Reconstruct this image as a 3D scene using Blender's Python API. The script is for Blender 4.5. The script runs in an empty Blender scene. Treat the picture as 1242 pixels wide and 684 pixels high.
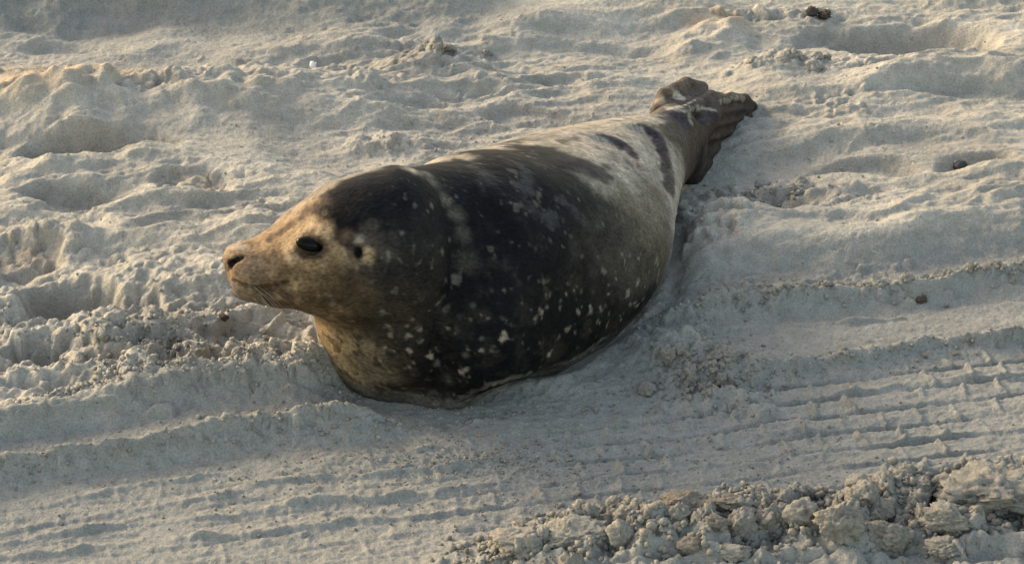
import bpy, bmesh, math, random
import numpy as np
import openvdb as vdb
from mathutils import Vector, Matrix
from mathutils.bvhtree import BVHTree

random.seed(7)
rng = np.random.default_rng(7)
SC = bpy.context.scene
COL = SC.collection

# ------------------------------------------------------------------ camera
F_PX, PITCH, DIST = 4000.0, math.radians(27.0), 4.0
CP, SP = math.cos(PITCH), math.sin(PITCH)
CAM = np.array([0.0, -DIST * CP, DIST * SP])
cam = bpy.data.cameras.new('camera')
cam.sensor_width = 36.0
cam.lens = 36.0 * F_PX / 1242.0
cam.clip_start, cam.clip_end = 0.05, 2000.0
camo = bpy.data.objects.new('camera', cam)
COL.objects.link(camo)
camo.location = CAM
camo.rotation_euler = (math.pi / 2 - PITCH, 0, 0)
SC.camera = camo

# ------------------------------------------------------------------ light
SUN_AZ, SUN_EL = 146.0, 24.0          # direction towards the sun, degrees from +x (counter-clockwise)
w = bpy.data.worlds.new('World')
SC.world = w
w.use_nodes = True
nt = w.node_tree
bg = nt.nodes['Background']
sky = nt.nodes.new('ShaderNodeTexSky')
sky.sky_type = 'NISHITA'
sky.sun_disc = False
sky.sun_elevation = math.radians(SUN_EL)
sky.sun_rotation = math.radians(90.0 - SUN_AZ)
sky.dust_density = 2.0
sky.air_density = 1.0
sky.ozone_density = 0.4
nt.links.new(sky.outputs[0], bg.inputs[0])
bg.inputs[1].default_value = 0.15
sun = bpy.data.lights.new('sun', 'SUN')
sun.energy = 0.70
sun.angle = math.radians(12.0)
sun.color = (1.0, 1.0, 1.0)
suno = bpy.data.objects.new('sun', sun)
COL.objects.link(suno)
sd = Vector((math.cos(math.radians(SUN_AZ)) * math.cos(math.radians(SUN_EL)),
             math.sin(math.radians(SUN_AZ)) * math.cos(math.radians(SUN_EL)),
             math.sin(math.radians(SUN_EL))))
suno.rotation_euler = (-sd).to_track_quat('-Z', 'Y').to_euler()
SC.view_settings.view_transform = 'Standard'
SC.view_settings.look = 'None'
SC.view_settings.gamma = 1.0
SC.view_settings.exposure = 1.92
SC.view_settings.use_white_balance = True
SC.view_settings.white_balance_temperature = 8800
SC.view_settings.white_balance_tint = 9


# ------------------------------------------------------------------ helpers
def unp(u, v, z=None, y=None):
    """a place read off the photograph: the ray's crossing with height z or with depth y"""
    a, b = (u - 621) / F_PX, (342 - v) / F_PX
    d = np.array([a, CP + b * SP, -SP + b * CP])
    t = (z - CAM[2]) / d[2] if z is not None else (y - CAM[1]) / d[1]
    return CAM + t * d


def depth_of(p):
    q = np.asarray(p) - CAM
    return q[1] * CP - q[2] * SP


def smooth(e0, e1, x):
    t = np.clip((x - e0) / (e1 - e0), 0, 1)
    return t * t * (3 - 2 * t)


_perm = rng.permutation(4096).astype(np.int32)
_gr = rng.normal(size=(4096, 3)).astype(np.float32)
_gr /= np.linalg.norm(_gr, axis=1)[:, None]


def noise2(x, y, seed=0):
    xi = np.floor(x).astype(np.int32); yi = np.floor(y).astype(np.int32)
    xf = (x - xi).astype(np.float32); yf = (y - yi).astype(np.float32)
    u = xf * xf * xf * (xf * (xf * 6 - 15) + 10); v = yf * yf * yf * (yf * (yf * 6 - 15) + 10)
    def g(ix, iy, dx, dy):
        h = _perm[(_perm[(ix + seed * 131) & 4095] + iy) & 4095]
        return _gr[h, 0] * dx + _gr[h, 1] * dy
    a = g(xi, yi, xf, yf); b = g(xi + 1, yi, xf - 1, yf)
    c = g(xi, yi + 1, xf, yf - 1); d = g(xi + 1, yi + 1, xf - 1, yf - 1)
    return (a + u * (b - a) + v * (c - a + u * (a - b - c + d))) * 1.7


def noise3(p, f, seed=0):
    p = p * f
    i = np.floor(p).astype(np.int32); r = (p - i).astype(np.float32)
    w_ = r * r * r * (r * (r * 6 - 15) + 10)
    out = 0
    for dx in (0, 1):
        for dy in (0, 1):
            for dz in (0, 1):
                h = _perm[(_perm[(_perm[(i[..., 0] + dx + seed * 71) & 4095] + i[..., 1] + dy) & 4095] + i[..., 2] + dz) & 4095]
                g = _gr[h, 0] * (r[..., 0] - dx) + _gr[h, 1] * (r[..., 1] - dy) + _gr[h, 2] * (r[..., 2] - dz)
                wx = w_[..., 0] if dx else 1 - w_[..., 0]
                wy = w_[..., 1] if dy else 1 - w_[..., 1]
                wz = w_[..., 2] if dz else 1 - w_[..., 2]
                out = out + g * wx * wy * wz
    return out * 1.6


def fbm2(x, y, f, octs, seed=0, gain=0.5):
    o, a = 0, 1.0
    for k in range(octs):
        o = o + a * noise2(x * f, y * f, seed + k * 7)
        f *= 2.03; a *= gain
    return o


def mesh_from(name, verts, faces, mat, parent=None, smooth_shade=True):
    me = bpy.data.meshes.new(name)
    faces = np.asarray(faces, dtype=np.int32)
    n = faces.shape[1]
    me.vertices.add(len(verts)); me.vertices.foreach_set('co', np.asarray(verts, dtype=np.float32).ravel())
    me.loops.add(faces.size); me.loops.foreach_set('vertex_index', faces.ravel())
    me.polygons.add(len(faces)); me.polygons.foreach_set('loop_start', np.arange(0, faces.size, n, dtype=np.int32))
    me.polygons.foreach_set('use_smooth', np.full(len(faces), smooth_shade))
    me.update(calc_edges=True)
    me.materials.append(mat)
    o = bpy.data.objects.new(name, me)
    COL.objects.link(o)
    if parent: o.parent = parent
    return o


def material(name):
    m = bpy.data.materials.new(name); m.use_nodes = True
    return m, m.node_tree, m.node_tree.nodes['Principled BSDF']


def N(nt, kind, **kw):
    n = nt.nodes.new(kind)
    for k, v in kw.items():
        if k in n.inputs: n.inputs[k].default_value = v
        else: setattr(n, k, v)
    return n


def ramp(nt, fac, stops):
    r = nt.nodes.new('ShaderNodeValToRGB')
    e = r.color_ramp.elements
    while len(e) < len(stops): e.new(0.5)
    for k, (p, c) in enumerate(stops):
        e[k].position = p; e[k].color = (c[0], c[1], c[2], 1) if not isinstance(c, float) else (c, c, c, 1)
    nt.links.new(fac, r.inputs[0])
    return r.outputs[0]


def mixc(nt, fac, a, b, mode='MIX'):
    n = nt.nodes.new('ShaderNodeMix'); n.data_type = 'RGBA'; n.blend_type = mode
    for sock, v in ((n.inputs[0], fac), (n.inputs[6], a), (n.inputs[7], b)):
        if hasattr(v, 'links'): nt.links.new(v, sock)
        elif isinstance(v, (int, float)): sock.default_value = v
        else: sock.default_value = (v[0], v[1], v[2], 1)
    return n.outputs[2]


# ------------------------------------------------------------------ materials
def sand_material(name, tint=1.0, hue=(1, 1, 1)):
    m, t, b = material(name)
    geo = N(t, 'ShaderNodeNewGeometry')
    n1 = N(t, 'ShaderNodeTexNoise', Scale=7.0, Detail=5.0); t.links.new(geo.outputs['Position'], n1.inputs['Vector'])
    n2 = N(t, 'ShaderNodeTexNoise', Scale=420.0, Detail=2.0); t.links.new(geo.outputs['Position'], n2.inputs['Vector'])
    n3 = N(t, 'ShaderNodeTexNoise', Scale=60.0, Detail=4.0); t.links.new(geo.outputs['Position'], n3.inputs['Vector'])
    c1 = ramp(t, n1.outputs[0], [(0.3, (.235 * tint, .222 * tint, .193 * tint)), (0.7, (.325 * tint, .306 * tint, .266 * tint))])
    if name == 'sand':
        at = N(t, 'ShaderNodeAttribute', attribute_name='shade_tone')
        c1 = mixc(t, at.outputs['Fac'], c1, (.196, .194, .177))  # darker tone that carries the painted shade
        aw = N(t, 'ShaderNodeAttribute', attribute_name='sun_ochre')
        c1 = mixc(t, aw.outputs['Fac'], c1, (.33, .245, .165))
    c2 = ramp(t, n3.outputs[0], [(0.3, .86), (0.7, 1.08)])
    c3 = ramp(t, n2.outputs[0], [(0.3, .78), (0.5, 1.0), (0.72, 1.18)])
    c = mixc(t, 1.0, c1, c2, 'MULTIPLY'); c = mixc(t, 1.0, c, c3, 'MULTIPLY')
    c = mixc(t, 1.0, c, hue, 'MULTIPLY')
    t.links.new(c, b.inputs['Base Color'])
    b.inputs['Roughness'].default_value = 0.95
    b.inputs['Specular IOR Level'].default_value = 0.15
    bp = N(t, 'ShaderNodeBump', Strength=0.9, Distance=0.0024)
    n4 = N(t, 'ShaderNodeTexNoise', Scale=300.0, Detail=4.0, Roughness=0.65); t.links.new(geo.outputs['Position'], n4.inputs['Vector'])
    t.links.new(n4.outputs[0], bp.inputs['Height']); t.links.new(bp.outputs[0], b.inputs['Normal'])
    return m


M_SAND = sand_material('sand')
M_CLOD = sand_material('sand_clod', 0.95)
M_SHADED = sand_material('shaded_clod', 0.74, (1.0, .985, .965))  # clods and crumbs of the near sand, shade put into their colour


def fur_material():
    m, t, b = material('seal_fur')
    at = N(t, 'ShaderNodeAttribute', attribute_name='fur')
    geo = N(t, 'ShaderNodeNewGeometry')
    mp = N(t, 'ShaderNodeMapping'); mp.inputs['Rotation'].default_value = (0, 0, -math.radians(59)); mp.inputs['Scale'].default_value = (.6, 1, 1)
    t.links.new(geo.outputs['Position'], mp.inputs['Vector'])
    n1 = N(t, 'ShaderNodeTexNoise', Scale=330.0, Detail=3.0); t.links.new(mp.outputs[0], n1.inputs['Vector'])
    n2 = N(t, 'ShaderNodeTexNoise', Scale=75.0, Detail=4.0); t.links.new(mp.outputs[0], n2.inputs['Vector'])
    c = mixc(t, 1.0, at.outputs['Color'], ramp(t, n1.outputs[0], [(0.3, .6), (0.7, 1.4)]), 'MULTIPLY')
    c = mixc(t, 1.0, c, ramp(t, n2.outputs[0], [(0.3, .8), (0.7, 1.22)]), 'MULTIPLY')
    t.links.new(c, b.inputs['Base Color'])
    b.inputs['Roughness'].default_value = 0.62
    b.inputs['Specular IOR Level'].default_value = 0.05
    b.inputs['Sheen Weight'].default_value = 0.0
    b.inputs['Sheen Roughness'].default_value = 0.4
    bp = N(t, 'ShaderNodeBump', Strength=0.55, Distance=0.0015)
    bp2 = N(t, 'ShaderNodeBump', Strength=0.5, Distance=0.004)
    t.links.new(n2.outputs[0], bp2.inputs['Height']); t.links.new(n1.outputs[0], bp.inputs['Height'])
    t.links.new(bp2.outputs[0], bp.inputs['Normal']); t.links.new(bp.outputs[0], b.inputs['Normal'])
    return m


M_FUR = fur_material()


def plain(name, col, rough, spec=0.5):
    m, t, b = material(name)
    geo = N(t, 'ShaderNodeNewGeometry')
    n1 = N(t, 'ShaderNodeTexNoise', Scale=180.0, Detail=3.0); t.links.new(geo.outputs['Position'], n1.inputs['Vector'])
    t.links.new(ramp(t, n1.outputs[0], [(0.3, [x * .75 for x in col]), (0.7, [x * 1.2 for x in col])]), b.inputs['Base Color'])
    b.inputs['Roughness'].default_value = rough
    b.inputs['Specular IOR Level'].default_value = spec
    return m


M_EYE = plain('eye_black', (.006, .005, .004), 0.12, 0.07)
M_NOSE = plain('nose_skin', (.02, .016, .015), 0.45)
M_CLAW = plain('claw_horn', (.03, .026, .024), 0.4)
M_WHISK = plain('whisker_hair', (.20, .17, .13), 0.6)

# ------------------------------------------------------------------ the seal: one continuous body sculpted as a distance field
VX = 0.0022
LO = np.array([-.37, -.44, -.035]); HI = np.array([.42, .56, .35])
NX, NY, NZ = [int(round(k)) for k in (HI - LO) / VX]
GX = (LO[0] + np.arange(NX) * VX).astype(np.float32)[:, None, None]
GY = (LO[1] + np.arange(NY) * VX).astype(np.float32)[None, :, None]
GZ = (LO[2] + np.arange(NZ) * VX).astype(np.float32)[None, None, :]


def new_field(): return np.full((NX, NY, NZ), 0.05, np.float32)


def box_of(lo, hi, pad):
    a = np.clip(((np.array(lo) - pad - LO) / VX).astype(int), 0, [NX, NY, NZ])
    b = np.clip(((np.array(hi) + pad - LO) / VX).astype(int) + 1, 0, [NX, NY, NZ])
    s = tuple(slice(i, j) for i, j in zip(a, b))
    return s, GX[s[0]], GY[:, s[1]], GZ[:, :, s[2]]


def smin(a, b, k):
    h = np.maximum(k - np.abs(a - b), 0) / k
    return np.minimum(a, b) - h * h * k * 0.25


def smax(a, b, k): return -smin(-a, -b, k)


def add(f, s, d, k): f[s] = smin(f[s], d, k)


def sub(f, s, d, k): f[s] = smax(f[s], -d, k)


def cone(f, a, b, ra, rb, k=.02, flat=1.0, flat_dir=None, cut=False):
    """tapered capsule; flat squashes it along flat_dir"""
    a, b = np.array(a, float), np.array(b, float)
    s, X, Y, Z = box_of(np.minimum(a, b), np.maximum(a, b), max(ra, rb) + k + .004)
    ab = b - a; L2 = ab @ ab
    t = np.clip(((X - a[0]) * ab[0] + (Y - a[1]) * ab[1] + (Z - a[2]) * ab[2]) / max(L2, 1e-9), 0, 1)
    dx, dy, dz = X - a[0] - t * ab[0], Y - a[1] - t * ab[1], Z - a[2] - t * ab[2]
    d2 = dx * dx + dy * dy + dz * dz
    if flat_dir is not None:
        n = np.array(flat_dir, float); n /= np.linalg.norm(n)
        c = dx * n[0] + dy * n[1] + dz * n[2]
        d2 = d2 + c * c * (1 / flat ** 2 - 1)
    d = np.sqrt(d2) - (ra + (rb - ra) * t)
    if flat_dir is not None: d = d * (0.5 + 0.5 * flat)
    (sub if cut else add)(f, s, d, k)


def ell(f, c, r, axes=None, k=.02, cut=False):
    c, r = np.array(c, float), np.array(r, float)
    A = np.eye(3) if axes is None else np.array([np.array(q, float) / np.linalg.norm(q) for q in axes])
    s, X, Y, Z = box_of(c, c, r.max() + k + .004)
    q = 0
    for i in range(3):
        q = q + (((X - c[0]) * A[i, 0] + (Y - c[1]) * A[i, 1] + (Z - c[2]) * A[i, 2]) / r[i]) ** 2
    d = (np.sqrt(q) - 1) * r.min()
    (sub if cut else add)(f, s, d, k)


def spline(tab, x):
    """smooth interpolation of a table of rows (x, a, b, ...)"""
    tab = np.array(tab, float); xs = tab[:, 0]
    out = []
    for c in range(1, tab.shape[1]):
        y = tab[:, c]
        h = np.diff(xs); m = np.diff(y) / h
        d = np.zeros(len(xs)); d[0], d[-1] = m[0], m[-1]
        for i in range(1, len(xs) - 1):
            d[i] = 0 if m[i - 1] * m[i] <= 0 else 2 * m[i - 1] * m[i] / (m[i - 1] + m[i])
        xx = np.clip(x, xs[0], xs[-1]); j = np.clip(np.searchsorted(xs, xx) - 1, 0, len(xs) - 2)
        t = (xx - xs[j]) / h[j]
        out.append(((2 * t ** 3 - 3 * t ** 2 + 1) * y[j] + (t ** 3 - 2 * t ** 2 + t) * h[j] * d[j]
                    + (-2 * t ** 3 + 3 * t ** 2) * y[j + 1] + (t ** 3 - t ** 2) * h[j] * d[j + 1]).astype(np.float32))
    return out


def loft(f, o, e, tab, k):
    """straight-axis loft: rows (t, lateral centre, z centre, half width, half height up, half height down)"""
    e = np.array([e[0], e[1], 0.0]); e /= np.linalg.norm(e); r = np.array([e[1], -e[0], 0])
    T = (GX - o[0]) * e[0] + (GY - o[1]) * e[1]
    Lt = (GX - o[0]) * r[0] + (GY - o[1]) * r[1]
    lc, zc, a, bu, bd = spline(tab, T[:, :, 0])
    lc, zc, a, bu, bd = [q[:, :, None] for q in (lc, zc, a, bu, bd)]
    b = np.where(GZ > zc, bu, bd)
    d = (np.sqrt(((Lt - lc) / a) ** 2 + ((GZ - zc) / b) ** 2) - 1) * np.minimum(a, b)
    over = np.maximum(tab[0][0] - T, T - tab[-1][0])
    d = np.maximum(d, over)
    if k is None: return d.astype(np.float32)
    f[...] = smin(f, d.astype(np.float32), k)


# --- trunk
C0 = np.array([-.10, -.22]); BD = np.array([.51, .86]); BD = BD / np.linalg.norm(BD); BR = np.array([BD[1], -BD[0]])


def bpt(s, l, z): return np.array([*(C0 + BD * s + BR * l), z])


G = new_field()
BODY = [  # s, lateral, zc, half width, up, down
    (-.075, .030, .060, .004, .004, .004),
    (-.070, .030, .060, .040, .035, .05),
    (-.056, .030, .065, .070, .060, .08),
    (-.030, .028, .076, .100, .098, .10),
    (.00, .020, .074, .120, .136, .11),
    (.06, .016, .072, .138, .158, .12),
    (.12, .014, .070, .148, .154, .12),
    (.20, .014, .067, .154, .132, .12),
    (.30, .008, .066, .143, .106, .12),
    (.38, .000, .066, .116, .086, .12),
    (.45, -.002, .068, .088, .066, .09),
    (.51, .000, .062, .062, .056, .07),
    (.56, .000, .056, .046, .046, .056),
    (.60, .000, .050, .036, .036, .045),
    (.64, .000, .046, .020, .020, .025),
    (.65, .000, .046, .004, .004, .004)]
loft(G, C0, BD, BODY, .01)
# chest swelling below the throat and the tucked fore flipper
ell(G, (-.108, -.232, .078), (.078, .050, .10), k=.03)
cone(G, bpt(.02, .095, .05), bpt(.16, .128, .03), .034, .020, k=.03)
# --- neck and head
H = new_field()
HO = np.array([-.12, -.262]); HE = np.array([-.975, -.22]); HE = HE / np.linalg.norm(HE); HR = np.array([HE[1], -HE[0]])
rows = [  # u, v top, v bottom, half width
    (538, 278, 345, .030), (528, 252, 365, .054), (508, 224, 380, .075), (482, 208, 384, .085), (456, 208, 384, .085),
    (430, 213, 380, .078), (405, 222, 378, .070), (385, 234, 376, .063), (365, 251, 375, .056), (346, 269, 373, .049),
    (328, 279, 373, .046), (312, 288, 367, .040), (298, 292, 359, .036), (288, 295.5, 352, .032), (281, 299, 346, .027), (276, 304, 339, .018), (273, 313, 329, .005)]
HEAD = []
for u, vt, vb, a in rows:
    vm = (vt + vb) / 2
    y = -.26
    for _ in range(6):
        p = unp(u, vm, y=y); tt = (p[0] - HO[0]) / HE[0]; y = HO[1] + HE[1] * tt
    app = (vb - vt) / 2 * depth_of(p) / F_PX
    b = math.sqrt(max(app ** 2 - (a * SP) ** 2, (app * .45) ** 2)) / CP
    HEAD.append((tt, 0.0, p[2], a, b, b))


def hpt(u, v, side=0.0):
    """point on the head's middle plane seen at (u, v), pushed sideways"""
    y = -.26
    for _ in range(8):
        p = unp(u, v, y=y); tt = (p[0] - HO[0]) / HE[0]; y = HO[1] + HE[1] * tt
    return np.array([p[0] + HR[0] * side, p[1] + HR[1] * side, p[2]])


NEAR = 1.0 if HR[1] < 0 else -1.0       # sign of the side towards the camera
loft(H, HO, HE, HEAD, .01)
ell(H, (-.114, -.238, .170), (.050, .074, .086), k=.03)
cone(H, (-.15, -.262, .15), (-.128, -.230, .065), .066, .076, k=.04)     # throat into chest
hax = [(HE[0], HE[1], 0), (HR[0], HR[1], 0), (0, 0, 1)]
# brows, cheeks, whisker pads, nose
for sgn in (-1, 1):
    q = hpt(372, 288); ell(H, q + np.array([*HR, 0]) * sgn * .036, (.024, .015, .016), hax, k=.018)
    q = hpt(302, 331); ell(H, q + np.array([*HR, 0]) * sgn * .020, (.023, .019, .019), hax, k=.010)
    q = hpt(402, 328); ell(H, q + np.array([*HR, 0]) * sgn * .044, (.040, .022, .026), hax, k=.03)
# chin and nose pad
q = hpt(310, 352); ell(H, q, (.026, .017, .010), hax, k=.012)
q = hpt(287, 313); ell(H, q, (.012, .017, .011), hax, k=.010)
# join: a tight fold over the shoulder, soft under the throat
kz = (.047 + .04 * smooth(.16, .07, GZ) + 0 * GX + 0 * GY).astype(np.float32)
S = smin(G, H, kz)
del G, H

BVH = {}


def surface_hit(u, v):
    """where the sight line through (u, v) meets the sculpted body"""
    a, b = (u - 621) / F_PX, (342 - v) / F_PX
    d = np.array([a, CP + b * SP, -SP + b * CP]); d /= np.linalg.norm(d)
    for t in np.arange(3.2, 5.0, .0015):
        p = CAM + d * t
        i = ((p - LO) / VX).astype(int)
        if (i < 0).any() or (i >= [NX, NY, NZ]).any(): continue
        if S[tuple(i)] < 0: return p
    return None


# eye sockets, ear holes, nostrils, mouth line: carved on both sides
def mirror_head(p):
    l = (p[0] - HO[0]) * HR[0] + (p[1] - HO[1]) * HR[1]
    return np.array([p[0] - 2 * l * HR[0], p[1] - 2 * l * HR[1], p[2]])


EYE = surface_hit(377, 300); EAR = surface_hit(435, 306)
eyes = [EYE, mirror_head(EYE)]
tiltx = np.array([HE[0], HE[1], .38]); eax = [tiltx, (HR[0], HR[1], 0), np.cross(tiltx, [*HR, 0])]
for q in eyes:
    ell(S, q, (.0180, .0052, .0088), eax, k=.005, cut=True)
for q in (EAR, mirror_head(EAR)):
    cone(S, q + np.array([0, 0, .004]), q - np.array([0, 0, .003]), .0032, .0032, k=.004, cut=True)
nl = []
for dv_, wv in ((0, 1), ):
    a_ = surface_hit(279, 322); b_ = surface_hit(293, 312)
    for m_ in (lambda p: p, mirror_head):
        cone(S, m_(a_), m_(b_), .0042, .0024, k=.003, cut=True); nl.append((m_(a_), m_(b_)))
mouth = [surface_hit(*p) for p in ((284, 340), (298, 346), (316, 349), (336, 346), (352, 340))]
for m_ in (lambda p: p, mirror_head):
    for p0, p1 in zip(mouth[:-1], mouth[1:]):
        cone(S, m_(p0), m_(p1), .0016, .0014, k=.003, cut=True)

q = unp(628, 478, z=.0); ell(S, q, (.050, .022, .020), [(.86, .5, 0), (-.5, .86, 0), (0, 0, 1)], k=.02, cut=True)
# skin folds round the hind quarters and neck
def fold(pts, r, k=.012):
    hit = [surface_hit(*p) for p in pts]
    hit = [h for h in hit if h is not None]
    for p0, p1 in zip(hit[:-1], hit[1:]):
        cone(S, p0, p1, r, r, k=k, cut=True)


fold([(728, 166), (738, 168), (752, 174), (766, 186), (776, 200)], .0045, .016)
fold([(772, 155), (780, 156), (790, 163), (800, 176), (806, 198), (808, 222)], .0055, .016)

# --- hind flippers: heel, five toes each, webs between
def toes(base, tips, r0, r1, web_r, spread_normal, webto=.75):
    base = np.array(base, float)
    prev = None
    for tip, mid in tips:
        tip, mid = np.array(tip), np.array(mid)
        cone(S, base, mid, r0, (r0 + r1) / 2, k=.012)
        cone(S, mid, tip, (r0 + r1) / 2, r1, k=.006)
        if prev is not None:
            for f0 in np.linspace(.15, webto, 7):
                a1 = mid + (tip - mid) * f0; b1 = prev[1] + (prev[0] - prev[1]) * f0
                cone(S, a1, b1, web_r, web_r, k=.004)
        prev = (tip, mid)


# near flipper: held on edge, toes stacked from the ground up
def at_s(u, v, s): return unp(u, v, y=(C0 + BD * s)[1])


near_t = []
for (tu, tv, ts), (mu, mv, ms) in [((911, 131, .83), (862, 141, .69)), ((913, 141, .83), (864, 153, .69)), ((897, 156, .79), (860, 168, .68)), ((878, 178, .74), (854, 186, .66)), ((858, 204, .68), (844, 206, .64))]:
    near_t.append((at_s(tu, tv, ts), at_s(mu, mv, ms)))
toes(at_s(826, 178, .60), near_t, .0145, .0078, .0036, None, .90)
for t_, m_ in near_t: ell(S, m_, (.012, .012, .0095), k=.006)
cn = np.array([*(BR * .9), .25]); cn /= np.linalg.norm(cn)
for (t0, m0), (t1, m1) in zip(near_t[:-1], near_t[1:]):
    p0 = (m0 + m1) / 2 + cn * .013; p1 = (t0 + t1) / 2 + cn * .007; p2 = at_s(836, 176, .61) * .35 + p0 * .65 + cn * .006
    cone(S, p2, p0, .0025, .0050, k=.006, cut=True); cone(S, p0, p1, .0050, .0042, k=.006, cut=True)
cone(S, at_s(830, 186, .60), at_s(836, 216, .62), .018, .016, k=.014)
cone(S, at_s(840, 190, .63), at_s(852, 198, .66), .016, .012, k=.012)
# heel knobs that show as dark humps on the upper edge
q = at_s(816, 149, .60); ell(S, q, (.028, .03, .023), k=.010)
q = at_s(858, 144, .69); ell(S, q, (.017, .02, .012), k=.005)
q = at_s(845, 141, .68); ell(S, q, (.014, .014, .012), k=.006)
q = at_s(903, 131, .81); ell(S, q, (.011, .014, .012), k=.006)
# far flipper: arched away to the left, its toes curling back over with gaps between
far = [([(798, 136, .64), (806, 116, .68), (832, 102, .73), (850, 106, .76)], .0105, .0080),
       ([(806, 136, .64), (826, 126, .68), (845, 114, .73), (853, 107, .76)], .0080, .0070),
       ([(824, 138, .64), (845, 127, .69), (862, 117, .74), (874, 119, .77)], .0085, .0075),
       ([(852, 140, .68), (868, 124, .73), (887, 119, .77), (903, 121, .81), (912, 130, .83)], .0070, .0075)]
for row_, ra, rb in far:
    P_ = [at_s(*p) for p in row_]; m = len(P_) - 1
    for i in range(m):
        f0, f1 = i / m, (i + 1) / m
        cone(S, P_[i], P_[i + 1], ra + (rb - ra) * f0, ra + (rb - ra) * f1, k=.004)


def web(a0, a1, b0, b1, r=.0030, n=18):
    for f0 in np.linspace(0, 1, n):
        p0 = at_s(*(np.array(a0) * (1 - f0) + np.array(a1) * f0)); p1 = at_s(*(np.array(b0) * (1 - f0) + np.array(b1) * f0))
        cone(S, p0, p1, r, r, k=.003)


web((800, 134, .64), (805, 122, .67), (808, 135, .64), (816, 130, .66))
web((836, 103, .735), (850, 106, .76), (845, 113, .73), (853, 108, .76), .003)
web((814, 132, .66), (845, 114, .73), (828, 136, .65), (858, 119, .73), .0034, 24)
web((806, 118, .68), (832, 103, .73), (812, 133, .65), (840, 117, .71), .0026, 30)
web((845, 126, .69), (862, 118, .74), (866, 126, .72), (880, 121, .76), .003, 16)

# mesh it
grid = vdb.FloatGrid(0.05)
grid.copyFromArray(S)
pts, quads = grid.convertToQuads(isovalue=0.0)
pts = pts.astype(np.float64) * VX + LO
pts = pts.astype(np.float32)
quads = quads[:, ::-1]
# keep the biggest face set only as is; check winding
c_ = pts[quads].mean(1); n_ = np.cross(pts[quads[:, 2]] - pts[quads[:, 0]], pts[quads[:, 3]] - pts[quads[:, 1]])
if ((c_ - np.array([0, 0, .1])) * n_).sum() < 0: quads = quads[:, ::-1]
print('seal quads', len(quads))

# --- coat colours, laid on as patches round points of the body
DARK = (.004, .0043, .0055); BLACK = (.004, .004, .004); CHAR = (.0075, .0072, .0072)
TAN = (.30, .215, .125); PALE = (.46, .40, .32); BROWN = (.10, .070, .045); GREY = (.20, .18, .155); MID = (.13, .115, .095)
colr = np.zeros((len(pts), 3), np.float32); colr[:] = GREY
wob = np.stack([noise3(pts, 38, s) for s in (1, 2, 3)], -1) * .010 + np.stack([noise3(pts, 110, s) for s in (4, 5, 6)], -1) * .005
wp = pts + wob; wps = pts + wob * .35
s_ = (pts[:, 0] - C0[0]) * BD[0] + (pts[:, 1] - C0[1]) * BD[1]
l_ = (pts[:, 0] - C0[0]) * BR[0] + (pts[:, 1] - C0[1]) * BR[1]
# general layout of the coat along the trunk
def lay(wt, c):
    global colr
    wt = np.clip(wt, 0, 1)[:, None]; colr = colr * (1 - wt) + np.array(c, np.float32) * wt


sw = s_ + wob[:, 0] * 2; lw = l_ + wob[:, 1] * 2
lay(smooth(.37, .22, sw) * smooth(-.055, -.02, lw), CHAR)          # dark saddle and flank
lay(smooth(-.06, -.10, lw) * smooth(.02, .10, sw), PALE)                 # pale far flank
lay(smooth(.30, .42, sw) * (1 - smooth(.52, .60, sw)) * .6, (.25, .215, .17))       # pale rump
lay(smooth(.53, .60, sw) * .95, (.052, .040, .033))                        # dark hind flippers


def patch(u, v, r, c, soft=.35, amt=1.0, sx=1.0):
    p = surface_hit(u, v)
    if p is None: return
    d = (wp if r > 12 else wps) - p
    dd = np.sqrt((d[:, 0] / sx) ** 2 + d[:, 1] ** 2 + d[:, 2] ** 2) if sx != 1 else np.linalg.norm(d, axis=1)
    lay(smooth(r / 1000 * (1 + soft), r / 1000 * (1 - soft), dd) * amt, c)


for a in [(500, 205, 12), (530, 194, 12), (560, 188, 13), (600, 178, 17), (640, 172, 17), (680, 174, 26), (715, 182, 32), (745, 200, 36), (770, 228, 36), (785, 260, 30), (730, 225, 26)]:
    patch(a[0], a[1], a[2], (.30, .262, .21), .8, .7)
for a in [(760, 290, 40), (740, 320, 36), (790, 320, 26)]:
    patch(a[0], a[1], a[2], (.065, .054, .041), .9, .85)
for a in [(775, 255, 32), (797, 235, 26), (760, 270, 30), (800, 270, 28), (805, 300, 26), (745, 285, 26)]:
    patch(a[0], a[1], a[2], (.075, .062, .045), .9, .85)
# front: brownish chest and throat
hx = pts[:, 0] + wob[:, 2]
for a in [(420, 420, 60, (.11, .08, .045), .5, .9), (450, 440, 55, (.07, .053, .032), .5, .9), (490, 450, 55, (.035, .028, .02), .5, .9), (430, 380, 50, (.14, .10, .06), .5, .9),
          (402, 405, 24, TAN, .7, .9), (415, 445, 24, TAN, .7, .8), (440, 410, 30, (.15, .115, .072), .8, .7), (455, 455, 24, (.12, .095, .06), .8, .6), (435, 468, 16, (.2, .15, .09), .7, .7),
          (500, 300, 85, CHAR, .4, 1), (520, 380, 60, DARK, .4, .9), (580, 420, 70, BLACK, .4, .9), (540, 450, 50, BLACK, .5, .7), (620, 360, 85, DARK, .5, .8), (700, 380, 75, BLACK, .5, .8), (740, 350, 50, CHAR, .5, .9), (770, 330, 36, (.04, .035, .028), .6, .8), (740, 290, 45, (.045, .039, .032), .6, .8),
          (620, 240, 75, DARK, .35, 1), (670, 220, 50, DARK, .4, 1), (560, 215, 35, DARK, .3, 1), (590, 250, 45, DARK, .3, 1), (540, 205, 22, DARK, .3, 1),
          (720, 260, 45, CHAR, .6, .7)]:
    patch(*a)
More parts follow.
